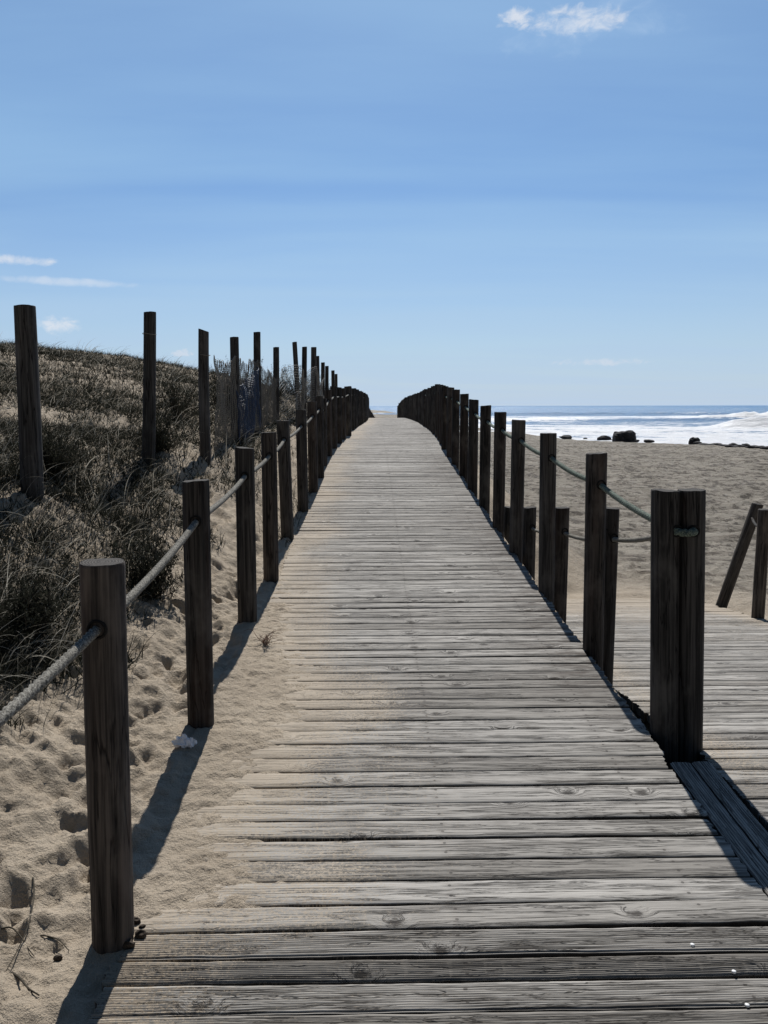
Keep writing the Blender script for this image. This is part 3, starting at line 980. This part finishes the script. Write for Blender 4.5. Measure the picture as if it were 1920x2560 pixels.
# far corner of the ramp: one post leaning over, one upright
o = place_post(3.72, 8.05, float(zside(8.05)) - .05, 1.17, "brown wooden post leaning over to the right at the ramp's far corner", GS, True, False, (.26, .05), 1)
o2 = place_post(3.60, 7.02, float(zside(7.02)) - .03, 1.05, "upright dark post on the ramp's right side, cut by the photo edge", GS, True, False, (0, 0), 3)


def rope_path(pts, sag, step):
    P = []
    for a, b in zip(pts[:-1], pts[1:]):
        a, b = np.array(a), np.array(b)
        L = np.linalg.norm(b - a)
        n = max(2, int(L / step(.5 * (a[1] + b[1]))))
        for t in np.linspace(0, 1, n, endpoint=False):
            p = a + (b - a) * t
            s = sag * (L / 1.1) * 4 * max(0, (t - .06) * (.94 - t)) / .7744
            P.append((p[0], p[1], p[2] - s))
    P.append(tuple(pts[-1]))
    return np.array(P)


def near_step(y): return .006 if y < 7 else (.03 if y < 14 else .25)


P = rope_path(ropeL, .012, near_step)
V, q = tube(P, .0118, 18, twist=95, depth=.42)
tag(link("handrail_rope", make_mesh("handrail_rope", V, quads=q, mat=M_ropeg)), "thick pale grey rope threaded through the left row of posts", "rope")
# right rope comes out of the left post of the pair, crosses to the other and goes back in
a = np.array(ropeR[0]); a[0] += .018
b = np.array(ropeS[0])
loop = [(b[0], b[1] + .03, b[2]), (b[0], b[1] - .045, b[2])]
for t in np.linspace(0, 1, 15):
    ang = math.pi * t
    loop.append((b[0] + .5 * (a[0] - b[0]) * (1 - math.cos(ang)), b[1] - .057 - .020 * math.sin(ang), b[2] + (a[2] - b[2]) * t - .004 * math.sin(ang)))
loop += [(a[0], a[1] - .045, a[2]), (a[0], a[1] + .03, a[2])]
lp = []
for p0, p1 in zip(loop[:-1], loop[1:]):
    for t in np.linspace(0, 1, max(2, int(np.linalg.norm(np.subtract(p1, p0)) / .005)), endpoint=False):
        lp.append(tuple(np.array(p0) + (np.array(p1) - np.array(p0)) * t))
main = rope_path([tuple(a)] + ropeR[1:], .016, near_step)
mb = MB()
V, q = tube(np.array(lp), .0145, 18, twist=85, depth=.42); mb.add(V, q)
V, q = tube(main, .0130, 18, twist=85, depth=.42); mb.add(V, q)
tag(link("handrail_rope", mb.mesh("handrail_rope", M_ropegreen)), "greenish rope threaded through the right row and looped across the post pair", "rope")
P = rope_path(ropeS, .018, near_step)
V, q = tube(P, .0125, 12, twist=80, depth=.25)
tag(link("handrail_rope", make_mesh("handrail_rope", V, quads=q, mat=M_ropeg)), "thin grey rope slung low along the short posts beside the ramp", "rope")
tp = np.array([3.97, 8.0, float(zside(8.05)) + .93]); bt = np.array([3.60, 7.02, float(zside(7.02)) + .88])
P = rope_path([tuple(tp), tuple(bt)], .05, near_step)
V, q = tube(P, .0125, 10, twist=80, depth=.2)
tag(link("handrail_rope", make_mesh("handrail_rope", V, quads=q, mat=M_post)), "short dark rope between the leaning post and the upright corner post", "rope")

# ------------------------------------------------------------------ dune fence stakes
FP = [  # px centre top, py top, distance, height, half width, lean, label
    (61, 765, 5.1, 1.22, .072, -.02, "thickest grey fence stake in dune grass at the photo's left side"),
    (374, 780, 6.8, 1.30, .058, -.05, "tall grey fence stake with a wire band near its top"),
    (511, 826, 7.8, 1.32, .056, -.022, "grey fence stake with a slanted worn top and loose wire"),
    (585, 843, 9.4, 1.30, .056, -.012, "fence stake rising through the top of the blue netting"),
    (644, 830, 10.8, 1.40, .052, -.01, "tall slightly curved fence stake at the netting's right end"),
    (690, 868, 12.4, 1.25, .052, -.02, "straight fence stake standing alone behind the netting"),
    (736, 855, 14.6, 1.30, .048, .04, "thin fence stake tilting to the left before the crowded far stakes"),
    (761, 867, 15.8, 1.30, .056, -.03, "dark fence stake leaning right beside the thin tilted one"),
    (784, 868, 17.0, 1.30, .066, -.02, "stout fence stake, last tall one before the row drops away"),
    (793, 890, 18.4, 1.20, .05, 0, "fence stake half hidden behind the stout one"),
    (807, 906, 20.5, 1.20, .056, -.02, "far fence stake with wire wound round its head"),
    (817, 915, 22.5, 1.15, .055, -.02, "far fence stake beside the wire wound one"),
    (832, 926, 26.0, 1.1, .06, 0, "very far fence stake just above the left rope posts"),
    (840, 935, 29.0, 1.1, .055, 0, "farthest small fence stake above the left rope posts"),
]
stakes = []
for i, (px_, py_, yd, h, rad, ln, lab) in enumerate(FP):
    d = px_dir(px_, py_); tt = yd / d.y
    top = np.array([d.x * tt, yd, ZC + d.z * tt])
    bx = top[0] + math.sin(ln) * h
    zb = top[2] - h
    me_ = post_mesh("fence_stake", h, rad, M_stake, 500 + i * 13, ns=24 if i < 6 else 12, nz=20, below=.5, taper=.10, bend=(-.012 if i in (2, 4) else .004), top_tilt=(-.035 if i == 2 else .008))
    o = link("fence_stake", None, None, (bx, yd, zb))
    link("shaft", me_[0], o)
    link("sawn_top", me_[1], o)
    o.rotation_euler = (0, -ln, 0)
    tag(o, lab, "stake", GF)
    stakes.append((bx, yd, zb, h, top))
    if i in (1, 2, 10):
        zz = h * (.86 if i == 1 else .82)
        th = np.linspace(0, 2 * np.pi, 25)
        pth = np.stack([(rad * .93 + .002) * np.cos(th), (rad * .93 + .002) * np.sin(th), zz + .004 * np.sin(th * 2)], -1)
        V, q = tube(pth, .0028, 6)
        c = link("wire_band", make_mesh("wire_band", V, quads=q, mat=M_wire), o)

# netting on the stakes


def net(rows, mat, name, wr, label, diamond):
    """rows: function (u,v)->xyz; wires both ways"""
    (fn, nu, nv) = rows
    mb_ = MB()
    if diamond:
        for k in range(nu):
            for sgn in (1, -1):
                vs = np.linspace(0, 1, nv * 2 + 1)
                zig = (np.arange(len(vs)) % 2) * .5 * sgn
                us = (k + .25 + .25 * sgn + zig * .98) / (nu + .5)
                P_ = fn(np.clip(us, 0, 1), vs)
                V_, q_ = tube(P_, wr, 4); mb_.add(V_, q_)
    else:
        for k in range(nu + 1):
            P_ = fn(np.full(nv + 1, k / nu), np.linspace(0, 1, nv + 1)); V_, q_ = tube(P_, wr, 4); mb_.add(V_, q_)
        for k in range(nv + 1):
            P_ = fn(np.linspace(0, 1, nu + 1), np.full(nu + 1, k / nv)); V_, q_ = tube(P_, wr * 1.1, 4); mb_.add(V_, q_)
    return tag(link(name, mb_.mesh(name, mat)), label, "netting")


def along_stakes(ids):
    pts = np.array([[stakes[i][0], stakes[i][1], stakes[i][2], stakes[i][3]] for i in ids])
    s = np.linspace(0, 1, len(ids))

    def f(u):
        return [np.interp(u, s, pts[:, j]) for j in range(4)]
    return f


f1 = along_stakes([2, 3, 4, 5])


def wire_fn(u, v):
    u = .10 + .90 * u
    x, y, z, h = f1(u)
    topv = .80 - .30 * np.clip(u - .35, 0, 1) + .02 * np.sin(u * 23) + .03 * fbm(u * 40, u * 0, 2, 90)
    b_ = .035 * fbm(u * 9, v * 3, 3, 77)
    return np.stack([x + b_ + .03, y - .06 + b_, z + .10 + (h * topv - .10) * v + .015 * fbm(u * 30, v * 6, 2, 78)], -1)


net((wire_fn, 60, 20), M_wire, "wire_netting", .0034, "rusty hexagonal wire netting hung between the fence stakes", True)
f2 = along_stakes([5, 6, 7, 8, 9, 10])


def wire_fn2(u, v):
    x, y, z, h = f2(u)
    topv = .62 + .10 * np.sin(u * 14) - .05 * u
    b_ = .07 * fbm(u * 9, v * 3, 3, 79)
    return np.stack([x + b_ + .06, y - .06, z + .05 + (h * topv - .05) * v + .02 * fbm(u * 30, v * 6, 2, 80)], -1)


net((wire_fn2, 80, 20), M_wire, "wire_netting", .0030, "sagging square wire netting along the far crowded fence stakes", False)
f3 = along_stakes([3, 4])


def blue_fn(u, v):
    x, y, z, h = f3(-.02 + u * 1.12)
    b_ = .08 * fbm(u * 4, v * 2.5, 3, 87) + .03 * np.sin(u * 22 + v * 3)
    topv = .52 + .16 * u
    low = -.30 + .28 * u
    return np.stack([x + b_ + .02, y - .14 + b_ * .6, z + low + (h * topv - low) * v], -1)


net((blue_fn, 38, 44), M_bluenet, "blue_netting", .0045, "torn dark blue plastic netting sagging between two fence stakes", False)

# ------------------------------------------------------------------ dune grass


def ribbons(px, py, pz, phi, length, incl, curv, width, tone, segs=4):
    n = len(px)
    s = np.linspace(0, 1, segs + 1)[None, :]
    ang = incl[:, None] + curv[:, None] * s              # angle from vertical
    ds = (length / segs)[:, None]
    hx = np.concatenate([np.zeros((n, 1)), np.cumsum(np.sin(ang[:, :-1]) * ds, 1)], 1)
    hz_ = np.concatenate([np.zeros((n, 1)), np.cumsum(np.cos(ang[:, :-1]) * ds, 1)], 1)
    X = px[:, None] + hx * np.cos(phi)[:, None]
    Y = py[:, None] + hx * np.sin(phi)[:, None]
    Z = pz[:, None] + hz_
    wv = (width[:, None] * (1 - .85 * s)) * .5
    a = rng.uniform(0, 2 * np.pi, n)                     # ribbons twist freely
    wx = np.cos(a)[:, None] * wv; wy = np.sin(a)[:, None] * wv; wz = .5 * wv * np.sin(phi * 3)[:, None]
    A = np.stack([X - wx, Y - wy, Z - wz], -1); B = np.stack([X + wx, Y + wy, Z + wz], -1)
    V = np.stack([A, B], 2).reshape(n, -1, 3)            # n,(segs+1)*2,3
    k = np.arange(segs)
    q0 = np.stack([2 * k, 2 * k + 1, 2 * k + 3, 2 * k + 2], -1)
    Q = (q0[None] + (np.arange(n) * (segs + 1) * 2)[:, None, None]).reshape(-1, 4)
    T = np.repeat(tone, (segs + 1) * 2)
    return V.reshape(-1, 3), Q, T


def cover(x, y):
    """0..1 how grown over the dune is"""
    c = cpath(y)
    left = (c - .93) - x
    edge = np.interp(y, [0, 2.6, 3.2, 4, 5, 6, 7, 9, 12, 20, 40], [1.3, .95, .72, .60, .62, .60, .62, .50, .35, .25, .2])
    a = sstep(left, edge - .12 + .35 * fbm(x * 1.7, y * 1.7, 3, 61), edge + .35 + .35 * fbm(x * 1.7, y * 1.7, 3, 61))
    patch = sstep(fbm(x * .9, y * .9, 4, 62, .6), -.34, .12)
    patch = np.clip(patch + .42 * sstep(y, 2.6, 3.4) * (1 - sstep(y, 5.6, 7.5)), 0, 1)
    patch = np.clip(patch + .5 * sstep(y, 7.5, 9.5), 0, 1)
    # bare sandy hollow below the third stake and a pale patch on the ridge
    hollow = 1 - .85 * np.exp(-(((x + 1.9) / .45) ** 2 + ((y - 7.6) / .9) ** 2))
    ridge_ = 1 - .65 * np.exp(-(((x + 4.6) / 1.4) ** 2 + ((y - 11.5) / 1.2) ** 2))
    flo = .5 + .3 * sstep(y, 7, 9)
    fine_ = flo + (1 - flo) * sstep(fbm(x * 2.7, y * 2.7, 3, 64, .55), -.30, .15)
    return a * (.08 + .92 * patch) * hollow * ridge_ * fine_


def scatter(n, x0, x1, y0, y1, power=1.0):
    y = y0 * (y1 / y0) ** rng.uniform(0, 1, n) if power else rng.uniform(y0, y1, n)
    x = rng.uniform(0, 1, n)
    xr_ = cpath(y) - .95
    xl_ = np.maximum(-.60 * y - .6, x0)
    x = xr_ + (xl_ - xr_) * x
    k = rng.uniform(0, 1, n) < cover(x, y)
    return x[k], y[k]


mbg = MB()
# tufts of long bent blades
tx, ty = scatter(7000, -14, 0, 2.4, 22)
nb = rng.integers(10, 26, len(tx))
cx_ = np.repeat(tx, nb); cy_ = np.repeat(ty, nb); n = len(cx_)
tphi = np.repeat(rng.uniform(0, 2 * np.pi, len(tx)), nb)
bx = cx_ + rng.normal(0, .05, n); by = cy_ + rng.normal(0, .05, n)
bz = ground_z(bx[None], by[None], True)[0] - .01
ln_ = rng.uniform(.06, .21, n) * np.interp(by, [2, 6, 15], [.9, 1.0, .95])
tone = np.clip(rng.beta(1.5, 2.6, n) + (rng.uniform(0, 1, n) < .16) * .6, 0, 1)
phi = np.where(rng.uniform(0, 1, n) < .55, rng.normal(.1, .9, n), tphi + rng.normal(0, 1.2, n))
V, q, T = ribbons(bx, by, bz, phi, ln_, rng.uniform(.05, .9, n), rng.uniform(.4, 1.9, n), rng.uniform(.0022, .0048, n) * np.interp(by, [2, 8, 20], [.8, 1.25, 2.2]), tone)
mbg.add(V, q, tone=T)
# low dark mat of creeping stems and small leaves
tx, ty = scatter(270000, -14, 0, 2.4, 26)
n = len(tx)
tz = ground_z(tx[None], ty[None], True)[0] - .005
V, q, T = ribbons(tx, ty, tz, rng.uniform(0, 2 * np.pi, n), rng.uniform(.03, .13, n), rng.uniform(.2, 1.3, n), rng.uniform(-.5, 1.2, n),
                  rng.uniform(.004, .011, n) * np.interp(ty, [2, 8, 20], [.7, 1.3, 2.0]), np.clip(rng.beta(1.2, 4.5, n), 0, 1), 2)
mbg.add(V, q, tone=T)
# long pale dead stalks arching over
tx, ty = scatter(9000, -14, 0, 2.5, 18)
n = len(tx)
tz = ground_z(tx[None], ty[None], True)[0]
V, q, T = ribbons(tx, ty, tz, rng.normal(.2, 1.1, n), rng.uniform(.15, .45, n), rng.uniform(.3, 1.1, n), rng.uniform(.5, 1.9, n),
                  rng.uniform(.0036, .0062, n) * np.interp(ty, [2, 8, 18], [.7, 1.2, 2.0]), rng.uniform(.65, 1, n), 7)
mbg.add(V, q, tone=T)
# sparse wisps by the posts and along the deck's left edge far away
n = 2600
wy = rng.uniform(6.5, 30, n); wx = cpath(wy) - .98 - np.abs(rng.normal(0, .14, n)) + .06
wz = ground_z(wx[None], wy[None], True)[0]
V, q, T = ribbons(wx, wy, wz, rng.uniform(0, 6.28, n), rng.uniform(.06, .24, n), rng.uniform(.0, .8, n), rng.uniform(.3, 1.5, n), rng.uniform(.004, .008, n), rng.beta(1.5, 3, n), 3)
mbg.add(V, q, tone=T)
tag(link("dune_grass", mbg.mesh("dune_grass", M_blade, False)), "dry dark dune grass and creepers covering the slope", "grass", kind='stuff')

# dense little shrubs standing out of the grass
SH = [(-1.32, 4.55, .30, .30, "dark bushy shrub beside the second left rope post"),
      (-1.95, 7.15, .36, .36, "dense dark shrub at the foot of the slanted topped stake"),
      (-2.3, 5.6, .38, .34, "dark tangled shrub between the two nearest fence stakes"),
      (-1.62, 3.55, .26, .24, "twiggy brown shrub at the photo's left edge above bare sand"),
      (-2.35, 9.6, .55, .48, "tall dark bush left of the blue netting on the skyline"),
      (-2.1, 11.6, .60, .55, "dark bush behind the blue netting's right edge"),
      (-2.0, 13.6, .65, .62, "wide dark bush behind the stake standing alone"),
      (-1.85, 15.8, .60, .60, "dark bush at the foot of the thin tilted stake"),
      (-1.75, 18.5, .65, .60, "dark bush behind the stout last tall stake"),
      (-1.6, 22.5, .7, .6, "far dark bush among the crowded far stakes"),
      (-1.5, 27.0, .8, .6, "farthest dark bush by the smallest stakes")]
for i, (x, y, r_, h_, lab) in enumerate(SH):
    z0 = gz(x, y)
    root = link("dune_shrub", None, None, (x, y, z0 - .02))
    tag(root, lab, "shrub", "dark shrubs in the dune grass")
    mbt = MB(); mbl = MB()
    rr = np.random.default_rng(900 + i)
    for k in range(60):
        ph, inc = rr.uniform(0, 6.28), rr.uniform(.1, 1.35)
        L_ = r_ * rr.uniform(.6, 1.25)
        s = np.linspace(0, 1, 6)
        ix = math.sin(inc) * L_ * s; iz = math.cos(inc) * L_ * s * (h_ / r_) + .05 * s
        wob = .03 * fbm(s * 3 + k, s * 0 + i, 2, 4) * s
        P_ = np.stack([ix * math.cos(ph) + wob, ix * math.sin(ph) - wob, iz], -1)
        V_, q_ = tube(P_, np.linspace(.0035, .0012, 6), 4); mbt.add(V_, q_)
        m = 60
        sp = rr.uniform(.25, 1.05, m)
        bxl = np.interp(sp, s, P_[:, 0]) + rr.normal(0, .02, m); byl = np.interp(sp, s, P_[:, 1]) + rr.normal(0, .02, m); bzl = np.maximum(np.interp(sp, s, P_[:, 2]) + rr.normal(0, .018, m), .0)
        V_, q_, T_ = ribbons(bxl, byl, bzl, rr.uniform(0, 6.28, m), rr.uniform(.018, .05, m), rr.uniform(.2, 1.5, m), rr.uniform(-.3, .8, m), rr.uniform(.005, .011, m), np.clip(rr.beta(1.2, 4, m) + (rr.uniform(0, 1, m) < .05) * .4, 0, 1), 2)
        mbl.add(V_, q_, tone=T_)
    link("twigs", mbt.mesh("twigs", M_stem), root)
    link("foliage", mbl.mesh("foliage", M_blade, False), root)

# ------------------------------------------------------------------ small things on the sand


def on_ground(px_, py_, y_guess=2.5):
    d = px_dir(px_, py_)
    yy = np.arange(1.2, 12, .01)
    xx = d.x / d.y * yy; zz = ZC + d.z / d.y * yy
    g = ground_z(xx[None], yy[None], True)[0]
    k = np.argmax(zz <= g)
    return xx[k], yy[k], g[k]


def ico(rad, sub=3, seed=0, amp=.35, freq=2.0, sq=(1, 1, 1), blocky=0.0):
    bm = bmesh.new()
    bmesh.ops.create_icosphere(bm, subdivisions=sub, radius=1)
    P_ = np.array([v.co[:] for v in bm.verts]); F_ = [[v.index for v in f.verts] for f in bm.faces]
    bm.free()
    if blocky:
        P_ = P_ / (np.sum(np.abs(P_) ** blocky, 1) ** (1 / blocky))[:, None]
    n_ = fbm(P_[:, 0] * freq + P_[:, 2] * 1.3 + seed, P_[:, 1] * freq + P_[:, 2] * .9 - seed, 4, seed)
    P_ = P_ * (1 + amp * n_)[:, None] * np.array(sq) * rad
    return P_, F_


# crumpled tissue
x, y, z = on_ground(465, 1866)
P_, F_ = ico(.031, 4, 3, 1.0, 2.6, (1.25, .8, .55))
P_[:, 2] += .008 * np.sign(fbm(P_[:, 0] * 120, P_[:, 1] * 120, 2, 6))
tag(link("crumpled_tissue", make_mesh("crumpled_tissue", P_, faces=F_, mat=M_paper, smooth=False), None, (x, y, z + .012)), "crumpled white tissue on the sand in a post's shadow", "litter")
labs = ["uppermost dark bark chip right of the nearest left post's foot", "tiny bark chip close under the uppermost one by the nearest left post", "widest dark bark chip right of the nearest left post's foot",
        "brown bark lump touching the nearest left post's foot", "small dark chip alone on sand left of the post's long shadow"]
for i, (px_, py_, r_) in enumerate(((342, 2312, .012), (356, 2325, .009), (352, 2350, .014), (322, 2372, .015), (145, 2400, .010))):
    x, y, z = on_ground(px_, py_)
    P_, F_ = ico(r_, 2, 20 + i, .5, 1.6, (1.2, .8, .9))
    tag(link("bark_chip", make_mesh("bark_chip", P_, faces=F_, mat=M_bark, smooth=False), None, (x, y, z + r_ * .4)), labs[i], "bark chip", "bark chips by the nearest left post")
# dry stems lying at the lower left
stems = [([(82, 2195, .02), (88, 2250, .05), (78, 2310, .06), (55, 2370, .05), (12, 2440, .01)], "long curved dry grass stem rising from sand at the lower left"),
         ([(28, 2435, .008), (50, 2450, .012), (72, 2478, .012), (101, 2500, .006)], "short crooked dark stick lying on sand at the lower left"),
         ([(62, 2350, .02), (110, 2348, .03), (150, 2368, .02), (175, 2384, .006)], "thin flat straw pointing at the nearest post's shadow"),
         ([(0, 2330, .02), (30, 2330, .03), (55, 2350, .03), (72, 2380, .02), (88, 2396, .005)], "thin forked straw crossing the long curved stem")]
for pts, lab in stems:
    P_ = []
    for (px_, py_, up) in pts:
        x, y, z = on_ground(max(px_, 1), py_); P_.append((x, y, z + up * .2 + .001))
    P_ = np.array(P_); t0 = np.linspace(0, 1, len(P_)); t1 = np.linspace(0, 1, 24)
    P_ = np.stack([np.interp(t1, t0, P_[:, j]) for j in range(3)], -1)
    k = np.ones(5) / 5
    Q_ = np.stack([np.convolve(np.pad(P_[:, j], 2, mode='edge'), k, 'valid') for j in range(3)], -1)
    V, q = tube(Q_, np.linspace(.0028, .0012, 24) * (1.5 if 'stick' in lab else 1), 6)
    tag(link("driftwood_stick" if "stick" in lab else "grass_straw", make_mesh("grass_straw", V, quads=q, mat=M_stem)), lab, "stem", "dry stems on the sand")

# ------------------------------------------------------------------ rocks at the water's edge


def rock(px_, py_, wpx, hpx, lab, seed, blocky=0, sub=4, name="shore_rock"):
    d = px_dir(px_, py_)
    yy = np.arange(30, 140, .1)
    xx = d.x / d.y * yy; zz = ZC + d.z / d.y * yy
    g = np.interp(yy, _ys, _beach); g = np.maximum(g, SEA)
    k = np.argmax(zz <= g)
    x, y, z = xx[k], yy[k], g[k]
    wd = wpx / 1950 * y * .5; ht = hpx / 1950 * y
    P_, F_ = ico(1.0, sub, seed, .32, 1.5, (wd, wd * .8, ht * .62), blocky)
    tag(link(name, make_mesh(name, P_, faces=F_, mat=M_rock, smooth=False), None, (x, y, z + ht * .38)), lab, "rock", "dark rocks along the water's edge")


rock(1560, 1103, 50, 25, "biggest black boulder at the water's edge", 5, 4.0)
rock(1511, 1101, 34, 12, "low pale footed rock just left of the biggest boulder", 9)
rock(1415, 1097, 30, 9, "flat dark rock beside the third right row post", 12)
rock(1463, 1099, 11, 5, "tiny dark stone between the flat rock and the low rock", 14, sub=3)
rock(1735, 1111, 24, 17, "squat black rock standing alone right of the boulder", 16, 3.0)
rock(1622, 1106, 26, 7, "low dark stone heap right of the biggest boulder", 19)
rock(1592, 1104, 12, 5, "small stone touching the biggest boulder's right foot", 23, sub=3)
for k, px_ in enumerate(range(1745, 1960, 13)):
    rock(px_ + rng.uniform(-4, 4), 1113 + (px_ - 1752) * .055 + rng.uniform(-1, 1), rng.uniform(20, 36), rng.uniform(5, 10), "low black rock in the seaweed dark band along the waterline", 40 + k, sub=3)

# a reddish sprig growing through the sand at the deck's left edge
x, y = -.60, 4.25
root_z = float(zdeck(y)) + .005
mbs = MB()
rr = np.random.default_rng(77)
for k in range(26):
    ph, L_ = rr.uniform(0, 6.28), rr.uniform(.05, .15)
    sg = np.linspace(0, 1, 7)
    P_ = np.stack([np.cos(ph) * L_ * sg + .012 * np.sin(sg * 6 + k), np.sin(ph) * L_ * sg, .07 * rr.uniform(.3, 1.2) * np.sin(sg * 2.2)], -1)
    V, q = tube(P_, np.linspace(.0016, .0007, 7), 5); mbs.add(V, q)
tag(link("dry_sprig", mbs.mesh("dry_sprig", M_sprig), None, (x, y, root_z)), "reddish dry sprig on the sand at the boardwalk's left edge before the third left post", "sprig")
